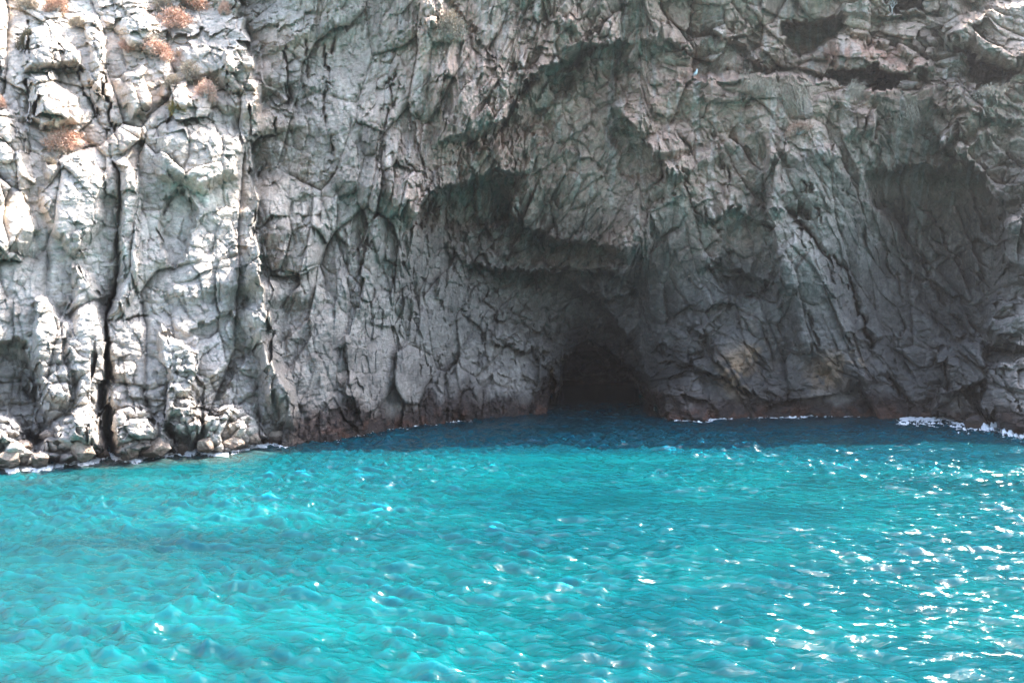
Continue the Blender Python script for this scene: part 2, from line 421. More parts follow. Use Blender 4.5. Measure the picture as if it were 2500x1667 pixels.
def cells(x, y, seed, jit=0.85):
    """tilted-top joint blocks: height, gap to the next block, random tone, distance to the centre"""
    ix0 = np.floor(x).astype(np.int64); iy0 = np.floor(y).astype(np.int64)
    f1 = np.full(x.shape, 9., f32); f2 = np.full(x.shape, 9., f32); hh = np.zeros(x.shape, f32); tn = np.zeros(x.shape, f32)
    for j in (-1, 0, 1):
        for i in (-1, 0, 1):
            ix = ix0 + i; iy = iy0 + j
            r = [hsh(ix, iy, seed + k) for k in range(7)]
            dx = (x - (ix + .5 + jit * (r[0] - .5))).astype(f32); dy = (y - (iy + .5 + jit * (r[1] - .5))).astype(f32)
            d = 0.5 * np.sqrt(dx * dx + dy * dy) + 0.5 * np.maximum(np.abs(dx), np.abs(dy)) + 0.16 * (r[6] - .5)
            h = 0.8 * (r[2] - .5) + 1.9 * (r[3] - .5) * dx + 1.9 * (r[4] - .5) * dy
            m = d < f1
            f2 = np.where(m, f1, np.minimum(f2, d))
            f1 = np.where(m, d, f1); hh = np.where(m, h, hh); tn = np.where(m, r[5] - .5, tn)
    return hh, f2 - f1, tn, f1

def relief(A, B, seed, sizes, stretch, ang, rnd=0.0, busy=0.0):
    """blocky fractured relief in metres over the wall coordinates A (along), B (up); also a per-block random"""
    c, s = math.cos(ang), math.sin(ang)
    wx = fbm(A * .22, B * .22, seed + 90, 2); wy = fbm(A * .22 + 31, B * .22, seed + 91, 2)
    fx = fbm(A * 1.3, B * 1.3, seed + 92, 2); fy = fbm(A * 1.3 + 7, B * 1.3, seed + 93, 2)
    A2 = A + 0.35 * wx + .035 * fx; B2 = B + 0.35 * wy + .035 * fy
    u = A2 * c + B2 * s; v = -A2 * s + B2 * c          # u runs along the beds
    h = 0; tone = 0
    for k, (sz, amp) in enumerate(sizes):
        q = 0.14 * k
        uu = u * math.cos(q) + v * math.sin(q); vv = v * math.cos(q) - u * math.sin(q)
        mod = np.clip(-0.4 + busy + 2.5 * vnoise(u / (sz * stretch * 2.6) + 5, v / (sz * 2.6), seed + 60 + k), 0.12, 1.8) if k else 1   # shattered here, slabby there
        st_ = stretch * (1.9 if (k == 0 and seed == 11) else 1.0)
        hh, e, t, f1 = cells(uu / (sz * st_), vv / sz, seed + 10 * k)
        bevel = np.exp(-e / (0.05 + 0.03 * k))
        h = h + amp * mod * (hh - (0.26 - 0.01 * k) * bevel - rnd * f1 * f1)
        tone = tone + t * (0.3, 0.45, 0.4, 0.25)[min(k, 3)]
    return h.astype(f32), tone

# families of jointing, each with the places where it rules (column, row, weight radius px)
FAM = [
 dict(seed=11, ang=R(82), st=1.6, rnd=0.4, at=[(0, 100, 300), (150, 600, 300), (450, 300, 280), (450, 800, 300), (100, 1000, 300), (620, 1080, 120)], sizes=[(2.6, 2.5), (1.2, 1.05), (0.55, 0.42), (0.25, 0.16)]),
 dict(seed=23, ang=R(70), st=1.35, rnd=0.15, at=[(760, 200, 220), (780, 600, 220), (850, 950, 220), (1050, 800, 200), (1050, 150, 200), (1150, 950, 180)], sizes=[(2.7, 1.3), (1.15, 0.75), (0.5, 0.34), (0.24, 0.14)]),
 dict(seed=37, ang=R(27), st=1.35, rnd=0.2, at=[(1300, 300, 250), (1400, 500, 230), (1250, 640, 200), (1200, 750, 100), (1450, 160, 190), (1450, 850, 200), (1600, 500, 120)], sizes=[(1.9, 0.95), (0.85, 0.8), (0.45, 0.46), (0.22, 0.17)], busy=0.25),
 dict(seed=51, ang=R(-62), st=1.9, rnd=0.0, at=[(1700, 400, 200), (1950, 500, 260), (2050, 800, 260), (1750, 750, 220), (2300, 650, 220)], sizes=[(2.7, 1.4), (1.1, 0.9), (0.5, 0.4), (0.22, 0.14)], busy=0.1),
 dict(seed=67, ang=R(-14), st=1.8, rnd=0.1, at=[(1800, 80, 240), (2200, 100, 300), (2400, 250, 220), (2480, 800, 170), (1650, 980, 130), (1950, 1000, 120), (2350, 980, 150), (1600, 250, 130)], sizes=[(2.4, 1.3), (1.0, 0.8), (0.45, 0.36), (0.22, 0.14)]),
]

def cliff_field(X, Y):
    """X columns, Y rows (vectors) -> depth, colour, roughness tables"""
    xx = np.clip(X, 0, 2500); yy = np.clip(Y, -520, 1280)
    D = upsample(_T, gys, gxs, yy, xx) * side_scale(X)[None, :]
    # above the traced part the hill keeps climbing and leans back
    D = D + (np.clip(-Y - 300, 0, None) / 100.0 * 2.2)[:, None]
    PX = (X[None, :] + 0 * Y[:, None]).astype(f32); PY = (Y[:, None] + 0 * X[None, :]).astype(f32)
    Z0 = HC - (PY - YH) / F * D
    A = (np.interp(X, _sx, _arc)[None, :] + 0 * PY); B = Z0
    # ragged version of the tracing plane so no edge runs straight
    # (blocks of rock shift the edges as well: they break along joints)
    hh, e, tb, f1 = cells(A / 0.9 + 0.2 * fbm(A, B, 6, 2), B / 1.3, 306)
    h3, e, tc_, f1 = cells(A / 0.35, B / 0.5, 307)
    WXp = PX + 16 * fbm(A * 0.5, B * 0.5, 301, 3) + 5 * fbm(A * 2.2, B * 2.2, 302, 3) + 26 * tb + 10 * tc_
    WYp = PY + 14 * fbm(A * 0.5 + 9, B * 0.5, 303, 3) + 5 * fbm(A * 2.2 + 9, B * 2.2, 304, 3) + 10 * h3 + 8 * hh
    dep = np.zeros_like(D)
    for pts, amp, dec, far in LIPS:
        p = np.array(pts); m = 3.2 * dec
        x0, x1 = np.searchsorted(X, [p[:, 0].min() - m, p[:, 0].max() + m]); y0, y1 = np.searchsorted(Y, [p[:, 1].min() - m, p[:, 1].max() + m])
        if x1 <= x0 or y1 <= y0: continue
        sl = (slice(y0, y1), slice(x0, x1))
        d, c, t = poly_dist(WXp[sl], WYp[sl], pts)
        tp = np.clip(np.minimum(t, 1 - t) / 0.12, 0.0, 1)
        # fade round the ends instead of a cut
        sw = 2.5 + 16 * np.clip(vnoise(t * 11 + x0, t * 0 + 3, 21) - 0.35, 0, 1)
        k = sstep(sw, -sw, c)
        cut = 1 - sstep(0.0, 1.0, np.clip((d - np.abs(c)) / 25.0, 0, 1))
        am = (0.8 + 0.6 * vnoise(t * 7 + x0, t * 0 + y0, 12)) if (far > 1.0 and p[:, 0].min() > 800) else 0.45 + 1.1 * vnoise(t * (2 + len(pts)) * 1.7 + x0, t * 0 + y0, 12)
        dep[sl] += (-amp * k * np.exp(-d / dec) + far * (1 - k) * np.exp(-d / (dec * 0.6))) * tp * cut * am
    for pts, w0, w1, dp in GROOVES:
        p = np.array(pts); m = 40
        x0, x1 = np.searchsorted(X, [p[:, 0].min() - m, p[:, 0].max() + m]); y0, y1 = np.searchsorted(Y, [p[:, 1].min() - m, p[:, 1].max() + m])
        if x1 <= x0 or y1 <= y0: continue
        sl = (slice(y0, y1), slice(x0, x1))
        d, c, t = poly_dist(WXp[sl], WYp[sl], pts)
        w = (w0 + (w1 - w0) * t) * (0.35 + 1.0 * vnoise(t * 9 + w0, t * 0 + x0, 7))
        side = (np.sign(dp) * 0.0)
        var = sstep(0.1, 0.6, vnoise(t * 6 + 3, t * 0 + y0, 8) + (0.35 if w1 > 8 else 0.0))
        cc = c * (1 if (x0 + y0) % 2 else -1)
        dep[sl] += dp * var * (np.exp(-(d / w) ** 2) * 0.7 + 0.35 * np.where(cc > 0, np.exp(-d / (w * 4 + 1)), 0))
    for pts, off, soft in BLOCKS:
        p = np.array(pts); m = 3 * soft
        x0, x1 = np.searchsorted(X, [p[:, 0].min() - m, p[:, 0].max() + m]); y0, y1 = np.searchsorted(Y, [p[:, 1].min() - m, p[:, 1].max() + m])
        if x1 <= x0 or y1 <= y0: continue
        sl = (slice(y0, y1), slice(x0, x1))
        d, c, t = poly_dist(WXp[sl], WYp[sl], list(pts) + [pts[0]])
        ins = inside(WXp[sl], WYp[sl], pts)
        sd_ = np.where(ins, d, -d)
        if off < 0:   # proud blocks round off towards their edge
            k = np.sqrt(np.clip(sstep(-2, soft * 1.8, sd_), 0, 1))
        else:
            k = sstep(-soft * 0.4, soft * 0.6, sd_)
        dep[sl] += off * k
    # jointed relief; the wall coordinates also run along the depth, so soffits and side walls are jointed as well
    dep = dep - 2.6 * fbm(A * 0.16, B * 0.12, 888, 4) * sstep(-60, -160, PY)  # unseen top roughened so its shadow edge on the water turns ragged
    gap_ = D + dep - (foot_depth(xx) * side_scale(X))[None, :]
    B = B + 0.3 * gap_; A = A + 0.15 * gap_
    acc = np.zeros_like(D); tone = np.zeros_like(D)
    ws = []
    jx = PX + 70 * fbm(A * 0.3, B * 0.3, 401, 3); jy = PY + 70 * fbm(A * 0.3 + 5, B * 0.3, 402, 3)
    jx = np.clip(jx, -150, 2650)
    for fm in FAM:
        w = 0
        for (cx, cy, r) in fm['at']:
            w = np.maximum(w, np.exp(-(((jx - cx) / r) ** 2 + ((jy - cy) / r) ** 2) * 0.5))
        ws.append(w + 1e-9)
    ws = np.array(ws); ws = ws ** 9; ws /= ws.sum(0)
    for fm, w in zip(FAM, ws):
        m = w > 0.02
        if not m.any(): continue
        h, tn = relief(A[m], B[m], fm['seed'], fm['sizes'], fm['st'], fm['ang'], fm['rnd'], fm.get('busy', 0))
        acc[m] += h * w[m]; tone[m] += tn * w[m]
    busy = 0.8 + 0.5 * fbm(A * 0.13, B * 0.13, 77, 3)
    # calmer slabs low on the right, loose boulders low on the left
    lefttoe = sstep(720, 600, PX) * sstep(5.0, 1.0, Z0)
    hh, e, tb, f1 = cells(A / 1.05 + 0.25 * fbm(A, B, 5, 3), B / 0.8 + 0.25 * fbm(A + 7, B, 5, 3), 505)
    h2, e2, tb2, f12 = cells(A / 0.42 + 0.25 * fbm(A * 2, B * 2, 5, 3), B / 0.30 + 0.25 * fbm(A * 2 + 7, B * 2, 5, 3), 515)
    bould = 0.7 * (hh + 0.5 - 1.3 * f1 * f1) - 0.3 * np.exp(-e / 0.1) + 0.55 * (h2 - 0.9 * f12 * f12) * (0.3 + 1.2 * vnoise(A * 0.9, B * 0.9, 8))
    # thin bedding and general roughness
    lam = fbm(A * 1.2 + B * 0.5, B * 7.0 - A * 2.0, 611, 4) * 0.06 + fbm(A * 4, B * 4, 612, 4) * 0.07
    rgd = (0.5 - np.abs(fbm(A * 0.8, B * 0.6, 613, 5))) * 0.5
    calm = 1 - 0.55 * sstep(0, 1, np.exp(-((PX - 1000) / 240) ** 2 - ((PY - 780) / 260) ** 2)) 
    rel = acc * busy + lam + rgd * 0.22 + lefttoe * bould * 0.75
    D2 = D + dep - rel
    Z = HC - (PY - YH) / F * D2
    # ---- colour
    def blob(cx, cy, rx, ry):
        return np.exp(-((jx - cx) / rx) ** 2 - ((jy - cy) / ry) ** 2)
    grey = np.array([0.37, 0.33, 0.285]); warm = np.array([0.47, 0.34, 0.265]); pale = np.array([0.50, 0.45, 0.40])
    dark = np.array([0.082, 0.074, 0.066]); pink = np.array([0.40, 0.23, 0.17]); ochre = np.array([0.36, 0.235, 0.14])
    n1 = fbm(A * 0.5, B * 0.5, 701, 4); n2 = fbm(A * 1.7, B * 1.7, 702, 4); n3 = fbm(A * 3.1, B * 0.5, 703, 4)
    C = np.zeros(D.shape + (3,)) + grey
    def mix(C, col, w):
        w = np.clip(w, 0, 1)[..., None]
        return C * (1 - w) + col * w
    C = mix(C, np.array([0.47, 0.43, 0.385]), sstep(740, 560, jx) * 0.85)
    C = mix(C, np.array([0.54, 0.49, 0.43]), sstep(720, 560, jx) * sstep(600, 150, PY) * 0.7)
    C = mix(C, warm, blob(1500, 330, 430, 330) * 0.95 + blob(1200, 200, 230, 220) * 0.7 + blob(2000, 150, 700, 280) * 0.95)
    C = mix(C, np.array([0.50, 0.38, 0.31]), blob(1160, 230, 110, 170) * 0.9 + blob(1640, 260, 150, 110) * 0.6 + blob(1020, 480, 70, 110) * 0.5)
    C = mix(C, dark * 1.5, blob(1780, 840, 420, 250) * 1.05 + blob(2270, 740, 320, 330) * 0.95 + blob(1480, 820, 170, 210) * 0.75)  # dark lower right rock; shade of the hollow and cave painted in too
    C = mix(C, np.array([0.03, 0.028, 0.026]), blob(1462, 930, 110, 95) * 1.6)  # shade of the cave mouth painted in as near black
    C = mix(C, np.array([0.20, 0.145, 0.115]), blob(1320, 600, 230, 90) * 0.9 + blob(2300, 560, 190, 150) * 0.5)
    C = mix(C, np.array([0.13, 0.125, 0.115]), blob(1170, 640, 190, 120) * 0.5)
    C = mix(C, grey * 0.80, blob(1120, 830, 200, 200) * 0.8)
    C = mix(C, grey * 1.05, blob(1960, 560, 110, 190) * 0.8)
    C = mix(C, np.array([0.40, 0.27, 0.205]), 0.75 * (blob(1200, 340, 110, 60) + blob(1400, 180, 120, 70) + blob(1560, 250, 90, 90) + blob(1790, 570, 80, 80) + blob(2260, 450, 170, 80) + blob(1160, 480, 110, 60) + blob(1400, 620, 200, 50) + blob(1750, 240, 160, 60) + blob(2300, 260, 220, 60)))  # brown rock under the lips, tinted further to cancel teal water bounce
    C = mix(C, pink, (blob(2080, 125, 80, 45) + blob(2190, 140, 70, 50) + blob(1700, 190, 70, 25) * .6) * sstep(-0.25, 0.25, n2 + 0.1))
    C = mix(C, ochre, (blob(1800, 905, 60, 60) + blob(2025, 920, 45, 40) * .8 + blob(1500, 300, 90, 40) * 0.3 + blob(2100, 880, 30, 60) * .5) * sstep(-0.2, 0.25, n2 + 0.05))
    C = mix(C, pale, 0.55 * sstep(0.10, 0.35, n3 + 0.4 * n1) * sstep(900, 300, PY))
    C = mix(C, np.array([0.38, 0.27, 0.20]), 0.45 * sstep(0.12, 0.4, n1 + 0.3 * n2) * (1 - sstep(250, 600, PY)) )
    C = C * (1 + 0.48 * tone + 0.28 * n1 + 0.22 * n2)[..., None]
    # weed and wet band at the water
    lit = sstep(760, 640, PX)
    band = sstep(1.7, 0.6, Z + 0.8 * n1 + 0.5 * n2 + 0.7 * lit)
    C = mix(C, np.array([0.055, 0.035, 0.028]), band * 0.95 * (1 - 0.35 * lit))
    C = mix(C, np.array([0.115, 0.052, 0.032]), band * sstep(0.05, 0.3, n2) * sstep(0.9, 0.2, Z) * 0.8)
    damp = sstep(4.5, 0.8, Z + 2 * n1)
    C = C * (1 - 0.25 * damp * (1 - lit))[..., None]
    rough = 0.92 - 0.5 * band - 0.15 * damp
    wm = sstep(850, 450, PY)[..., None]
    C = C * (np.array([1.06, 0.985, 0.90]) * wm + np.array([1.04, 1.0, 0.96]) * (1 - wm))
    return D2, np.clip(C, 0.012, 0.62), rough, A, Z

STEP = 1.9
xs_in = np.arange(-60, 2561, STEP)
xs = np.concatenate([np.arange(-1500, -60, 14.0), xs_in, np.arange(2562, 4100, 14.0)])
ys_in = np.arange(-40, 1165, STEP)
ys = np.concatenate([np.arange(-2600, -300, 30.0), np.arange(-300, -40, 8.0), ys_in, np.arange(1167, 1300, 8.0)])
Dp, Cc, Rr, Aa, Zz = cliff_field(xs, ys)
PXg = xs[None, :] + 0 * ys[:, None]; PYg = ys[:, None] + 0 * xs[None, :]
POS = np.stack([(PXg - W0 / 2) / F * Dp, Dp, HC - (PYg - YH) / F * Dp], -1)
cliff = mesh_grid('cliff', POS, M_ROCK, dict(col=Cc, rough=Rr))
tag(cliff, kind='structure')

def wall_at(px, py):
    """point of the cliff surface seen through this place of the tracing frame"""
    i = int(np.argmin(np.abs(ys - py))); j = int(np.argmin(np.abs(xs - px)))
    return Vector(POS[i, j])

# ------------------------------------------------------------------ water
rng = np.random.default_rng(4)
NW = 120
lam = np.exp(rng.uniform(math.log(0.13), math.log(2.6), NW))
th = rng.normal(0, 0.38, NW) + np.where(rng.random(NW) < 0.65, R(192), R(240))            # travel directions, mostly towards the camera and left
slope = 0.022 + 0.029 * np.exp(-(np.log(lam / 0.5) / 0.6) ** 2)
slope = slope * (0.6 + 0.8 * rng.random(NW))
kx = np.sin(th) * 2 * np.pi / lam; ky = np.cos(th) * 2 * np.pi / lam
ph = rng.uniform(0, 2 * np.pi, NW)
ampw = slope * lam / (2 * np.pi)
def wave(X, Y):
    X = X.astype(f32); Y = Y.astype(f32)
    g = 0.75 + 0.6 * fbm(X * 0.16, Y * 0.16, 803, 2)      # groups of waves: some places ruffled, some smooth
    wx = X + 0.25 * fbm(X * 0.5, Y * 0.5, 801, 2); wy = Y + 0.25 * fbm(X * 0.5 + 3, Y * 0.5, 802, 2)
    z = np.zeros(X.shape, f32)
    fb = sstep(18, 32, Y).astype(f32)
    boost = (1.15 + 1.3 * fb, 1.0 + 0.35 * fb, 0.6 + 0 * fb)
    for k in range(NW):
        p = (kx[k] * wx + ky[k] * wy + ph[k]).astype(f32)
        near = np.clip((lam[k] / (Y * Y * np.where(Y > 18, 6e-5, 1.1e-4) * 2.6 + 0.02) - 0.6) / 0.6, 0, 1)
        if not near.any(): continue
        z += f32(ampw[k]) * (np.exp(1.25 * np.sin(p)) - 1.43) * 0.72 * near.astype(f32) * boost[min(int(lam[k] > 0.55) + int(lam[k] > 0.95), 2)]
    return z * g
m, t, b = new_mat('sea_water')
N, L = t.nodes, t.links
a = N.new('ShaderNodeAttribute'); a.attribute_name = 'col'
L.new(a.outputs['Color'], b.inputs['Base Color'])
b.inputs['Roughness'].default_value = 0.125
b.inputs['IOR'].default_value = 1.333
b.inputs['Subsurface Weight'].default_value = 1.0
b.inputs['Subsurface Radius'].default_value = (0.3, 1.0, 1.2)
b.inputs['Subsurface Scale'].default_value = 0.7
b.inputs['Specular IOR Level'].default_value = 0.5
tc = N.new('ShaderNodeTexCoord')
mp = N.new('ShaderNodeMapping'); mp.inputs['Scale'].default_value = (2.2, 4.2, 1); mp.inputs['Rotation'].default_value = (0, 0, 0.25)
L.new(tc.outputs['Object'], mp.inputs['Vector'])
nn = N.new('ShaderNodeTexNoise'); nn.inputs['Scale'].default_value = 1.9; nn.inputs['Detail'].default_value = 4; nn.inputs['Roughness'].default_value = 0.55; nn.inputs['Distortion'].default_value = 0.8
L.new(mp.outputs[0], nn.inputs['Vector'])
bp = N.new('ShaderNodeBump'); bp.inputs['Strength'].default_value = 0.4; bp.inputs['Distance'].default_value = 0.06
L.new(nn.outputs['Fac'], bp.inputs['Height']); L.new(bp.outputs[0], b.inputs['Normal'])
M_WATER = m

rows_py = np.concatenate([np.arange(1720, 1360, -1.05), np.arange(1360, 985, -0.6)])            # picture-paced rows keep waves crisp near and far
yr = HC * F / (rows_py - YH)
yr = np.concatenate([[-1500, -400, -120, -40, -15, -5, 0, 3, 5, 6.5, 7.7, 8.8, 9.7], yr[yr > 10.2], [62, 66, 72, 90, 130, 400, 2500]])
uc = np.arange(-0.62, 0.6201, 0.00100)
uc = np.concatenate([[-24, -14, -8, -4, -2, -1.3, -1, -0.85, -0.75, -0.68], uc, [0.68, 0.75, 0.85, 1, 1.3, 2, 4, 8, 14, 24]])
wid = np.clip(np.abs(yr), 8, 120)
XW = uc[None, :] * wid[:, None]; YW = yr[:, None] + 0 * XW
fade = sstep(85, 60, np.hypot(XW, YW)) * sstep(-20, 5, YW) * (np.abs(uc) < 0.66)[None, :]
ZW = wave(XW, YW) * fade
# colour of the water body: sand under shallow water, rock, depth and painted shade near the cave
def watercol(X, Y):
    X = X.astype(f32); Y = Y.astype(f32)
    n1 = fbm(X * 0.11, Y * 0.16, 901, 4); n2 = fbm(X * 0.45, Y * 0.7, 902, 4); n3 = fbm(X * 1.6, Y * 2.6, 903, 4)
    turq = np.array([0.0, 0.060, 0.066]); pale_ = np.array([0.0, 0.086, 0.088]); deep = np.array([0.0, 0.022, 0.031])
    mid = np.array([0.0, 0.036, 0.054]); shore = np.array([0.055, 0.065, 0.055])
    C = np.zeros(X.shape + (3,)) + turq
    def mix(C, c, w): w = np.clip(w, 0, 1)[..., None]; return C * (1 - w) + c * w
    C = mix(C, pale_, 0.75 * sstep(0.02, 0.4, n1 + 0.4 * n2 + 0.25 * n3))
    C = mix(C, mid, 0.4 * sstep(0.12, 0.45, -n1 - 0.4 * n2 - 0.2 * n3))
    # distance to the foot of the cliff in plan
    px = np.clip(X / np.maximum(Y, 1) * F + W0 / 2, -800, 3300)
    fd = foot_depth(np.clip(px, 0, 2500)) - Y
    C = mix(C, shore, sstep(4.0, 0.2, fd + 2 * n2) * sstep(-5, -9, X) * 0.75)
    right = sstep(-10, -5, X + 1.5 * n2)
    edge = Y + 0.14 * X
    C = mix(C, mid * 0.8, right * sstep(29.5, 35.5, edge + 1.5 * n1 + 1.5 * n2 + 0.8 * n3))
    C = mix(C, deep * 1.5, right * sstep(32.5, 39, edge + 1.5 * n1 + 1.5 * n2 + 0.8 * n3) * 0.95)  # also darkens ahead of the cliff's cast shadow to hide its edge
    C = mix(C, mid * 0.6, np.exp(-((X + 5.5) / 3.2) ** 2 - ((Y - 19.3) / 1.3) ** 2) * 0.5 + np.exp(-((X - 12.5) / 3.5) ** 2 - ((Y - 26.5) / 1.4) ** 2) * 0.7)
    C = mix(C, pale_ * 1.1, np.exp(-((X + 6.2) / 2.6) ** 2 - ((Y - 22.2) / 1.2) ** 2) * 0.95 + np.exp(-((X - 2.0) / 7) ** 2 - ((Y - 32.5) / 1.5) ** 2) * 0.5)
    n4 = fbm(X * 3.5, Y * 5.5, 905, 3)
    C = C * (1 + 0.16 * n3 + 0.1 * n2 + 0.14 * n4)[..., None]  # fine streaks paint ripple and caustic light into the colour
    return np.clip(C, 0, 0.7)
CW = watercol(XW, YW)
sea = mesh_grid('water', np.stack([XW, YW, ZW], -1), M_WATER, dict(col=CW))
sea.data.polygons.foreach_set('use_smooth', np.ones(len(sea.data.polygons), bool))
tag(sea, kind='structure')
# sea bed below everything
bm = bmesh.new()
bmesh.ops.create_grid(bm, x_segments=2, y_segments=2, size=3000)
me = bpy.data.meshes.new('seabed'); bm.to_mesh(me); bm.free()
sb = bpy.data.objects.new('seabed', me); COL.objects.link(sb); sb.location.z = -6
me.materials.append(rock_material('seabed_sand', False, (0.35, 0.33, 0.27)))
tag(sb, kind='structure')

# ------------------------------------------------------------------ loose rocks
def rock_mesh(name, size, seed, wet=0.0, tint=(0.36, 0.325, 0.28), cuts=16, z0=0.0):
    rg = np.random.default_rng(seed)
    bm = bmesh.new(); bmesh.ops.create_icosphere(bm, subdivisions=5, radius=1)
    me = bpy.data.meshes.new(name); bm.to_mesh(me); bm.free()
    n = len(me.vertices); co = np.empty(n * 3, f32); me.vertices.foreach_get('co', co); co = co.reshape(-1, 3)
    pl = rg.normal(size=(cuts, 3)); pl /= np.linalg.norm(pl, axis=1, keepdims=True)
    dd = rg.uniform(0.62, 1.0, cuts)
    dt = np.maximum(co @ pl.T, 1e-3)
    r = np.minimum((dd[None, :] / dt).min(1), 1.25)
    nz = fbm(co[:, 0] * 2.2 + co[:, 2] * 1.3 + seed, co[:, 1] * 2.2 - co[:, 2] * 1.7, seed, 5)
    bd = fbm(co[:, 0] * 0.8, co[:, 2] * 9 + co[:, 1] * 2, seed + 3, 3)
    co = co * (r * (1 + 0.16 * nz + 0.03 * bd))[:, None] * np.array(size)[None, :]
    me.vertices.foreach_set('co', co.astype(f32).ravel())
    c = np.array(tint)[None, :] * np.array([0.98, 0.82, 0.72]) * (1 + 0.35 * nz + 0.25 * bd)[:, None]
    k = (wet * sstep(0.55, -0.25, co[:, 2] / size[2] + 0.4 * nz))[:, None]
    c = c * (1 - k) + np.array([0.075, 0.045, 0.028]) * k
    v4 = np.ones((n, 4), f32); v4[:, :3] = np.clip(c, 0.01, 0.7)
    me.attributes.new('col', 'FLOAT_COLOR', 'POINT').data.foreach_set('color', v4.ravel())
    me.attributes.new('rough', 'FLOAT', 'POINT').data.foreach_set('value', (0.9 - 0.45 * k[:, 0]).astype(f32))
    me.materials.append(M_ROCK)
    return me
def rock(px, py, wpx, hpx, label, seed, wet=0.0, tint=(0.36, 0.325, 0.28), out=0.35, tilt=0.0, name='boulder', group=None, cat='boulder'):
    p = wall_at(px, py); sc_ = p.y / F
    w, h = wpx * sc_ / 2, hpx * sc_ / 2
    o = bpy.data.objects.new(name, rock_mesh(name, (w, (w + h) * 0.5, h), seed, wet, tint)); COL.objects.link(o)
    rad = (w + h) * 0.5
    d = (Vector((0, 0, HC)) - p).normalized()
    o.location = p + d * rad * out
    o.rotation_euler = (0, tilt, 0)
    tag(o, label, cat, group)
    return o
BG = 'boulders along the foot of the sunlit buttress'
for k, (px, py, w, h, lab) in enumerate([
    (205, 1105, 66, 52, 'big rounded grey brown boulder at the waterline just left of the deep crack'),
    (165, 1127, 50, 34, 'wet brown boulder half in the water in front of the big rounded one'),
    (118, 1066, 44, 30, 'square pale block sitting on the rubble left of the deep crack'),
    (60, 1088, 40, 32, 'pale cubic boulder among rubble near the left edge of the picture'),
    (22, 1122, 60, 34, 'low flat boulder at the waterline in the far left corner'),
    (95, 1121, 40, 30, 'small bleached boulder with brown foot between two larger ones at far left'),
    (250, 1108, 34, 30, 'small light boulder at the water beside the deep crack on its left'),
    (312, 1100, 46, 50, 'upright wet boulder at the water just right of the deep crack'),
    (382, 1098, 70, 50, 'broad boulder with orange brown foot under the pale ridge'),
    (440, 1094, 46, 36, 'rounded pale boulder between the pale ridge and the layered block'),
    (505, 1086, 34, 44, 'narrow dark sided boulder in front of the layered block'),
    (565, 1082, 52, 30, 'flat white boulder at the foot of the layered block'),
    (618, 1072, 44, 34, 'sloping bleached boulder near the right end of the sunlit shore'),
    (668, 1066, 52, 26, 'last low sunlit boulder before the shaded cliff begins')]):
    rock(px, py, w, h, lab, 900 + k, wet=0.75, out=0.3, group=BG)
rock(2137, 201, 50, 17, 'flat brown slab lying on the ledge in front of the dark slot', 941, tint=(0.22, 0.17, 0.13), out=0.3, name='loose_slab', cat='rock slab')
rock(2215, 208, 56, 20, 'low pale hummock of rock on the ledge right of the brown slab', 942, tint=(0.27, 0.24, 0.21), out=0.2, name='loose_rock', cat='rock')
rock(2378, 232, 38, 20, 'small dark stone on the pale ledge below the right hand hollow', 943, tint=(0.16, 0.14, 0.11), out=0.3, name='loose_rock', cat='rock')
rock(1960, 272, 42, 52, 'pale wedge shaped boulder stuck in the gully under the hanging grass', 944, tint=(0.33, 0.31, 0.27), out=0.1, name='loose_rock', cat='rock')
rock(2488, 194, 44, 30, 'bright sunlit rock at the right edge beside the dark hollow', 945, tint=(0.5, 0.46, 0.38), out=0.8, name='loose_rock', cat='rock')
rock(2392, 1034, 70, 30, 'black wet rock with surf breaking round it at the right', 946, wet=1.0, tint=(0.08, 0.07, 0.065), out=0.6, name='surf_rock', cat='rock')
rock(2290, 60, 60, 24, 'grey stone resting on the upper terrace left of the great overhanging boulder', 947, tint=(0.3, 0.26, 0.22), out=0.2, name='loose_rock', cat='rock')
rock(832, 925, 34, 46, 'knob of grey rock standing out of the shaded wall above the waterline', 948, tint=(0.3, 0.28, 0.25), out=0.1, name='rock_knob', cat='rock')

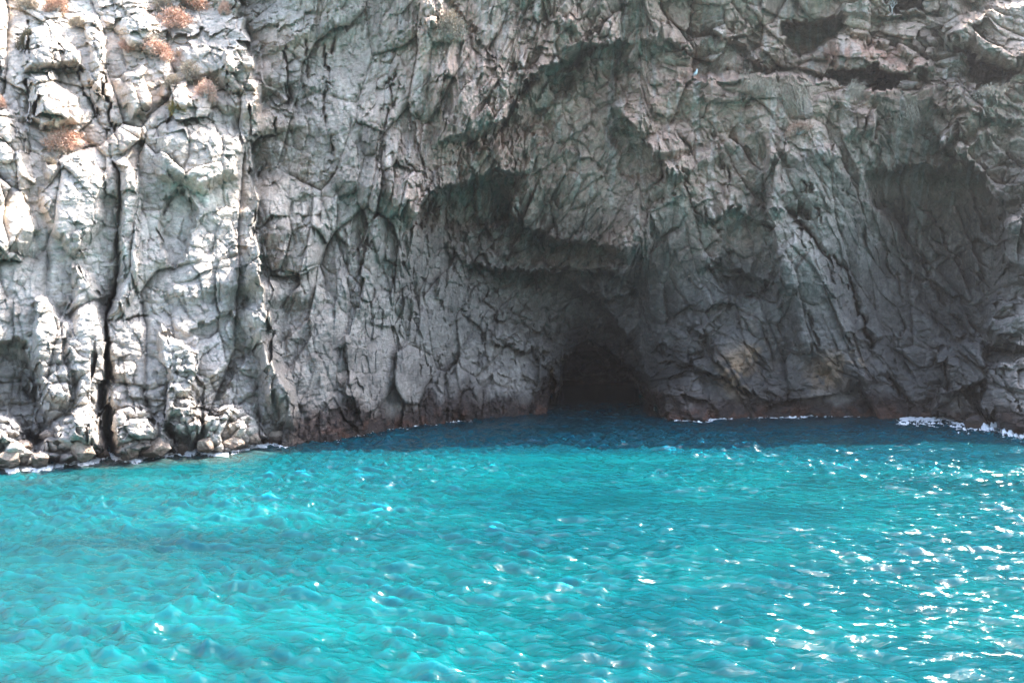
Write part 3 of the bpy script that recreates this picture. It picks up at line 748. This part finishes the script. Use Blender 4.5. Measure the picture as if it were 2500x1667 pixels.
# ------------------------------------------------------------------ plants
def add_blade(V, Fc, p, q, w, up):
    d = q - p; s_ = d.cross(up)
    s_ = s_.normalized() * w if s_.length > 1e-6 else Vector((w, 0, 0))
    i = len(V); V += [p - s_, p + s_, q]; Fc.append((i, i + 1, i + 2))
def mesh_from(name, V, Fc, mat):
    me = bpy.data.meshes.new(name); me.from_pydata([tuple(v) for v in V], [], Fc); me.update(); me.materials.append(mat)
    return me
def shrub_meshes(kind, seed, mat, wood):
    """unit cushion: woody stems and a cloud of fine twigs; radius 1"""
    rg = np.random.default_rng(seed)
    V, Fc, V2, F2 = [], [], [], []
    ns = 60 if kind != 'grass' else 30
    for i in range(ns):
        a = rg.uniform(0, 2 * math.pi); e = rg.uniform(0.15, 1.45)
        d = Vector((math.cos(a) * math.cos(e), math.sin(a) * math.cos(e), math.sin(e) * 0.85))
        L_ = rg.uniform(0.65, 1.0)
        tip = d * L_
        mid = d * L_ * 0.5 + Vector(rg.normal(0, 0.06, 3))
        add_blade(V, Fc, Vector((0, 0, -0.1)), mid, 0.02, Vector((0, 1, 0))); add_blade(V, Fc, mid * 0.8, tip, 0.014, Vector((0, 1, 0)))
        for j in range(60 if kind != 'grass' else 26):
            b = mid.lerp(tip, rg.uniform(0.0, 1.0)) + Vector(rg.normal(0, 0.10, 3))
            if kind == 'grass':
                q = b + Vector((rg.normal(0, 0.12), rg.normal(0, 0.12) - 0.08, rg.uniform(-0.75, 0.35)))
                add_blade(V2, F2, b, q, 0.012, Vector(rg.normal(0, 1, 3)))
            else:
                q = b + (d * 0.7 + Vector(rg.normal(0, 0.8, 3))).normalized() * rg.uniform(0.08, 0.2)
                add_blade(V2, F2, b, q, rg.uniform(0.010, 0.028), Vector(rg.normal(0, 1, 3)))
    return mesh_from('stems', V, Fc, wood), mesh_from('foliage', V2, F2, mat)
KIND = {
 'dry': [shrub_meshes('bush', 60 + i, M_DRY, M_TWIG) for i in range(3)],
 'straw': [shrub_meshes('bush', 70 + i, M_STRAW, M_TWIG) for i in range(2)],
 'green': [shrub_meshes('bush', 80, M_GREEN, M_TWIG)],
 'olive': [shrub_meshes('bush', 85, M_OLIVE, M_TWIG)],
 'grass': [shrub_meshes('grass', 90 + i, M_STRAW, M_STRAW) for i in range(2)],
}
def shrub(kind, px, py, wpx, hpx, label, k, name, cat, group):
    wpx *= 1.4; hpx *= 1.4
    p = wall_at(px, py + hpx * 0.3); s_ = p.y / F
    d = (Vector((0, 0, HC)) - p).normalized()
    r = bpy.data.objects.new(name, None); COL.objects.link(r)
    r.location = p + d * 0.12
    r.rotation_euler = (R(28), 0, k * 1.7)
    r.scale = (wpx * s_ / 2, wpx * s_ / 2, hpx * s_ * 0.75)
    st, fo = KIND[kind][k % len(KIND[kind])]
    for nm, me in (('stems', st), ('foliage', fo)):
        c = bpy.data.objects.new(nm, me); COL.objects.link(c); c.parent = r
    tag(r, label, cat, group)
G1 = 'dry shrubs growing on the sunlit buttress'
for k, (kind, px, py, w, h, lab) in enumerate([
    ('dry', 155, 338, 80, 46, 'widest rust coloured dry bush, on a shelf under the big rounded block'),
    ('dry', 385, 122, 62, 40, 'salmon dry bush in a niche between pale blocks'),
    ('dry', 502, 215, 50, 50, 'round reddish twiggy bush near the right edge of the sunlit rock'),
    ('straw', 478, 170, 48, 46, 'straw coloured bush directly above the round reddish one'),
    ('dry', 430, 45, 66, 44, 'rust bush under the rounded white rock near the top'),
    ('dry', 455, 4, 120, 34, 'long row of orange dry growth cut by the top of the picture'),
    ('straw', 405, 8, 50, 34, 'yellowish bush at the top left of the long orange growth'),
    ('dry', 6, 248, 30, 46, 'orange bush cut off by the left edge of the picture'),
    ('olive', 58, 98, 34, 56, 'tall olive brown bush in the crevice left of the upper block'),
    ('straw', 66, 6, 52, 40, 'dusty brown bush at the top left corner'),
    ('dry', 140, 12, 56, 34, 'pale pink dry bush at the top between two white ribs'),
    ('straw', 190, 52, 34, 24, 'small golden bush at the foot of a white rib near the top'),
    ('dry', 310, 112, 40, 26, 'little dry bush between the white rib and the salmon bush'),
    ('green', 433, 262, 38, 28, 'small yellow green cushion plant on grey rock, the only green one'),
    ('straw', 425, 195, 40, 24, 'flat straw coloured bush left of the round reddish one'),
    ('dry', 548, 22, 26, 30, 'small orange bush on the shaded edge at the top of the buttress'),
    ('straw', 118, 392, 36, 22, 'faded low bush under the widest rust coloured bush')]):
    shrub(kind, px, py, w, h, lab, k, 'dry_shrub' if kind != 'green' else 'cushion_plant', 'shrub', G1)
G2 = 'dry growth along the ledges above the cave'
for k, (kind, px, py, w, h, lab) in enumerate([
    ('straw', 1100, 62, 62, 64, 'dusty pink bush clinging to the shaded wall near the top centre'),
    ('grass', 2080, 214, 52, 40, 'tuft of dry grass on the ledge left of the flat brown slab'),
    ('grass', 2212, 255, 64, 72, 'shaggy grey grass tussock hanging below the ledge'),
    ('grass', 1940, 225, 90, 74, 'largest mat of grey dead grass draped over the ledge'),
    ('grass', 1850, 196, 90, 34, 'low fringe of dead grass along the ledge left of the largest mat'),
    ('straw', 2375, 10, 60, 34, 'brown scrub at the top right above the terrace'),
    ('dry', 1950, 315, 60, 26, 'faint reddish low scrub in the gully under the pale wedge boulder'),
    ('grass', 2420, 216, 70, 20, 'thin pale grass on the ledge under the right hand hollow'),
    ('grass', 1760, 140, 60, 60, 'grey dead vine mat on the slope above the ledge')]):
    shrub(kind, px, py, w, h, lab, k, {'grass': 'grass_tuft'}.get(kind, 'dry_shrub'), {'grass': 'grass tuft'}.get(kind, 'shrub'), G2)

# bare little bush on the top terrace: forked twigs
def tube(V, Fc, p, q, r0, r1, n=5):
    d = (q - p).normalized(); a = d.orthogonal().normalized(); b_ = d.cross(a); i = len(V)
    for c_, r_ in ((p, r0), (q, r1)):
        for k in range(n):
            t_ = 2 * math.pi * k / n
            V.append(c_ + a * math.cos(t_) * r_ + b_ * math.sin(t_) * r_)
    for k in range(n): Fc.append((i + k, i + (k + 1) % n, i + n + (k + 1) % n, i + n + k))
V, Fc, V2, F2 = [], [], [], []
rg = np.random.default_rng(5)
def fork(p, d, L_, r, lvl):
    q = p + d * L_
    tube(V if lvl == 0 else V2, Fc if lvl == 0 else F2, p, q, r, r * 0.7)
    if lvl < 4:
        for s_ in ((-1, 1) if lvl else (-1, 0.1, 1)):
            nd = (d + Vector((s_ * rg.uniform(0.3, 0.75), rg.normal(0, 0.3), rg.uniform(0.05, 0.3)))).normalized()
            fork(q, nd, L_ * rg.uniform(0.62, 0.85), r * 0.68, lvl + 1)
fork(Vector((0, 0, 0)), Vector((0, 0, 1)), 0.22, 0.032, 0)
r = bpy.data.objects.new('bare_bush', None); COL.objects.link(r)
p = wall_at(2176, 36); r.location = p + (Vector((0, 0, HC)) - p).normalized() * 0.25
for nm, v_, f_ in (('trunk', V, Fc), ('branches', V2, F2)):
    c = bpy.data.objects.new(nm, mesh_from(nm, v_, f_, M_TWIG)); COL.objects.link(c); c.parent = r
tag(r, 'leafless pale forked bush standing on the top terrace at right', 'bush')

# ------------------------------------------------------------------ the gull on the ledge
def plain(name, col, rough=0.6):
    m_, t_, b_ = new_mat(name); n_ = t_.nodes.new('ShaderNodeTexNoise'); n_.inputs['Scale'].default_value = 30
    r_ = t_.nodes.new('ShaderNodeMapRange'); r_.inputs['To Min'].default_value = 0.85; r_.inputs['To Max'].default_value = 1.1
    v_ = t_.nodes.new('ShaderNodeVectorMath'); v_.operation = 'SCALE'; v_.inputs[0].default_value = col
    t_.links.new(n_.outputs['Fac'], r_.inputs['Value']); t_.links.new(r_.outputs[0], v_.inputs['Scale']); t_.links.new(v_.outputs[0], b_.inputs['Base Color'])
    b_.inputs['Roughness'].default_value = rough
    return m_
g = bpy.data.objects.new('gull', None); COL.objects.link(g)
p = wall_at(1697, 192); g.location = p + (Vector((0, 0, HC)) - p).normalized() * 0.15 + Vector((0, 0, 0.02))
bm = bmesh.new()
# body of revolution along a curved spine: tail, belly, breast, neck, head
spine = [((-0.25, 0, 0.13), 0.008), ((-0.18, 0, 0.145), 0.03), ((-0.08, 0, 0.16), 0.06), ((0.01, 0, 0.18), 0.078), ((0.07, 0, 0.215), 0.07), ((0.105, 0, 0.265), 0.045), ((0.12, 0, 0.30), 0.04), ((0.135, 0, 0.325), 0.038), ((0.165, 0, 0.33), 0.018), ((0.175, 0, 0.33), 0.004)]
rings = []
for i, (c_, r_) in enumerate(spine):
    c_ = Vector(c_); d_ = Vector(spine[min(i + 1, 9)][0]) - Vector(spine[max(i - 1, 0)][0]); d_.normalize()
    a_ = Vector((0, 1, 0)); b_ = d_.cross(a_)
    rings.append([bm.verts.new(c_ + a_ * math.cos(k * math.pi / 7) * r_ * 0.85 + b_ * math.sin(k * math.pi / 7) * r_) for k in range(14)])
for r0_, r1_ in zip(rings[:-1], rings[1:]):
    for k in range(14): bm.faces.new((r0_[k], r0_[(k + 1) % 14], r1_[(k + 1) % 14], r1_[k]))
bm.faces.new(rings[0]); bm.faces.new(rings[-1])
me = bpy.data.meshes.new('body'); bm.to_mesh(me); bm.free(); me.materials.append(plain('white_feathers', (0.85, 0.85, 0.83)))
me.polygons.foreach_set('use_smooth', np.ones(len(me.polygons), bool))
parts = [('body', me)]
for s_ in (-1, 1):
    V_, F_ = [], []
    pr = [(0.06, 0.24, 0.0), (-0.02, 0.235, 0.03), (-0.14, 0.18, 0.012), (-0.27, 0.12, 0.0), (-0.12, 0.13, 0.0), (0.02, 0.15, 0.0)]
    for x_, z_, t_ in pr: V_.append(Vector((x_, s_ * (0.060 + t_ * 0.4) * (1 if x_ > -0.2 else 0.3), z_)))
    for x_, z_, t_ in pr: V_.append(Vector((x_, s_ * (0.040 + t_ * 0.4) * (1 if x_ > -0.2 else 0.2), z_)))
    F_ = [tuple(range(6)), tuple(range(11, 5, -1))] + [(k, k + 6, (k + 1) % 6 + 6, (k + 1) % 6) for k in range(6)]
    parts.append(('wing', mesh_from('wing', V_, F_, plain('grey_feathers', (0.45, 0.46, 0.48)))))
    V_, F_ = [], []; tube(V_, F_, Vector((0.0, s_ * 0.03, -0.05)), Vector((0.0, s_ * 0.03, 0.13)), 0.006, 0.009, 6)
    tube(V_, F_, Vector((0.0, s_ * 0.03, -0.045)), Vector((0.05, s_ * 0.035, -0.05)), 0.008, 0.004, 6)
    parts.append(('leg', mesh_from('leg', V_, F_, plain('pink_leg', (0.5, 0.3, 0.22)))))
V_, F_ = [], []; tube(V_, F_, Vector((0.165, 0, 0.328)), Vector((0.215, 0, 0.318)), 0.011, 0.003, 6)
parts.append(('beak', mesh_from('beak', V_, F_, plain('yellow_beak', (0.7, 0.45, 0.05)))))
for nm, me in parts:
    c = bpy.data.objects.new(nm, me); COL.objects.link(c); c.parent = g
g.rotation_euler = (0, 0, R(-70))
tag(g, 'small white gull perched on the rim of the ledge above the cave', 'bird')

# ------------------------------------------------------------------ surf
M_FOAM = plain('sea_foam', (0.80, 0.80, 0.79), 0.9)
shore = []
for j in range(len(xs)):
    if -60 <= xs[j] <= 2560:
        col = POS[:, j]; i = np.where((col[:, 2] <= 0.05) & (ys > 900))[0]
        shore.append((xs[j], *POS[i[0], j][:2]))
shore = np.array(shore)
# keep the outermost reach so that the line of foam stays in front of the stones
win = 5
sy = np.array([shore[max(0, k - win):k + win + 1, 2].min() for k in range(len(shore))])
def foam(px0, px1, width, thr, label, seed, rise=0.0, streak=(3, 3)):
    m_ = (shore[:, 0] >= px0) & (shore[:, 0] <= px1)
    P = shore[m_]; yy_ = sy[m_]
    n = 90
    w = np.linspace(-0.6, 1, n)[:, None] * width
    t_ = ((P[:, 0] - px0) / (px1 - px0))[None, :]
    Yf = yy_[None, :] - w
    Xf = (P[:, 0][None, :] - W0 / 2) / F * Yf
    nz = fbm(Xf * streak[0], Yf * streak[1], seed, 5, 0.6) + 0.5 * fbm(Xf * 0.6, Yf * 0.6, seed + 5, 2)
    out = np.clip(w / width, 0, 1)
    val = nz - thr - 1.1 * out ** 1.3 - 1.2 * sstep(0.12, 0.0, np.minimum(t_, 1 - t_))
    Zf = wave(Xf, Yf) + 0.012 + 0.10 * np.clip(val, 0, 0.5) + rise * np.exp(-(w / (0.25 * width)) ** 2) * (0.5 + nz)
    Pf = np.stack([Xf, Yf, Zf], -1)
    v4 = val[:-1, :-1]
    o_ = mesh_grid('foam', Pf, M_FOAM, None, v4 > 0)
    tag(o_, label, 'foam', None, 'stuff')
foam(-60, 735, 0.8, -0.55, 'thin white wash line along the foot of the sunlit rocks', 31, streak=(11, 14))
foam(2170, 2420, 6.0, -0.10, 'streaky white foam drifting off the rocks at right', 32, streak=(6, 3))
foam(2375, 2560, 2.4, -0.22, 'thick white surf bursting against the far right rock', 33, rise=0.3, streak=(5, 4))
foam(1590, 2180, 1.3, 0.16, 'faint broken foam line along the dark wall right of the cave', 34, streak=(5, 5))
foam(730, 1200, 1.0, 0.22, 'few white flecks along the shaded wall left of the cave', 35, streak=(5, 5))

# ------------------------------------------------------------------ sunlit sea air
bm = bmesh.new(); bmesh.ops.create_cube(bm, size=1)
me = bpy.data.meshes.new('haze'); bm.to_mesh(me); bm.free()
hz = bpy.data.objects.new('haze', me); COL.objects.link(hz)
ztop = float(POS[..., 2].max()) + 3
hz.scale = (6600, 6600, ztop + 7); hz.location = (0, 0, (ztop - 7) / 2)
m_ = bpy.data.materials.new('haze'); m_.use_nodes = True; t_ = m_.node_tree; t_.nodes.clear()
pv = t_.nodes.new('ShaderNodeVolumePrincipled')
pv.inputs['Color'].default_value = (0.96, 0.96, 1, 1); pv.inputs['Density'].default_value = 0.0005; pv.inputs['Anisotropy'].default_value = 0.7
oo = t_.nodes.new('ShaderNodeOutputMaterial'); t_.links.new(pv.outputs[0], oo.inputs['Volume']); me.materials.append(m_)
tag(hz, 'thin sunlit sea haze in front of the cliff', 'haze', None, 'stuff')
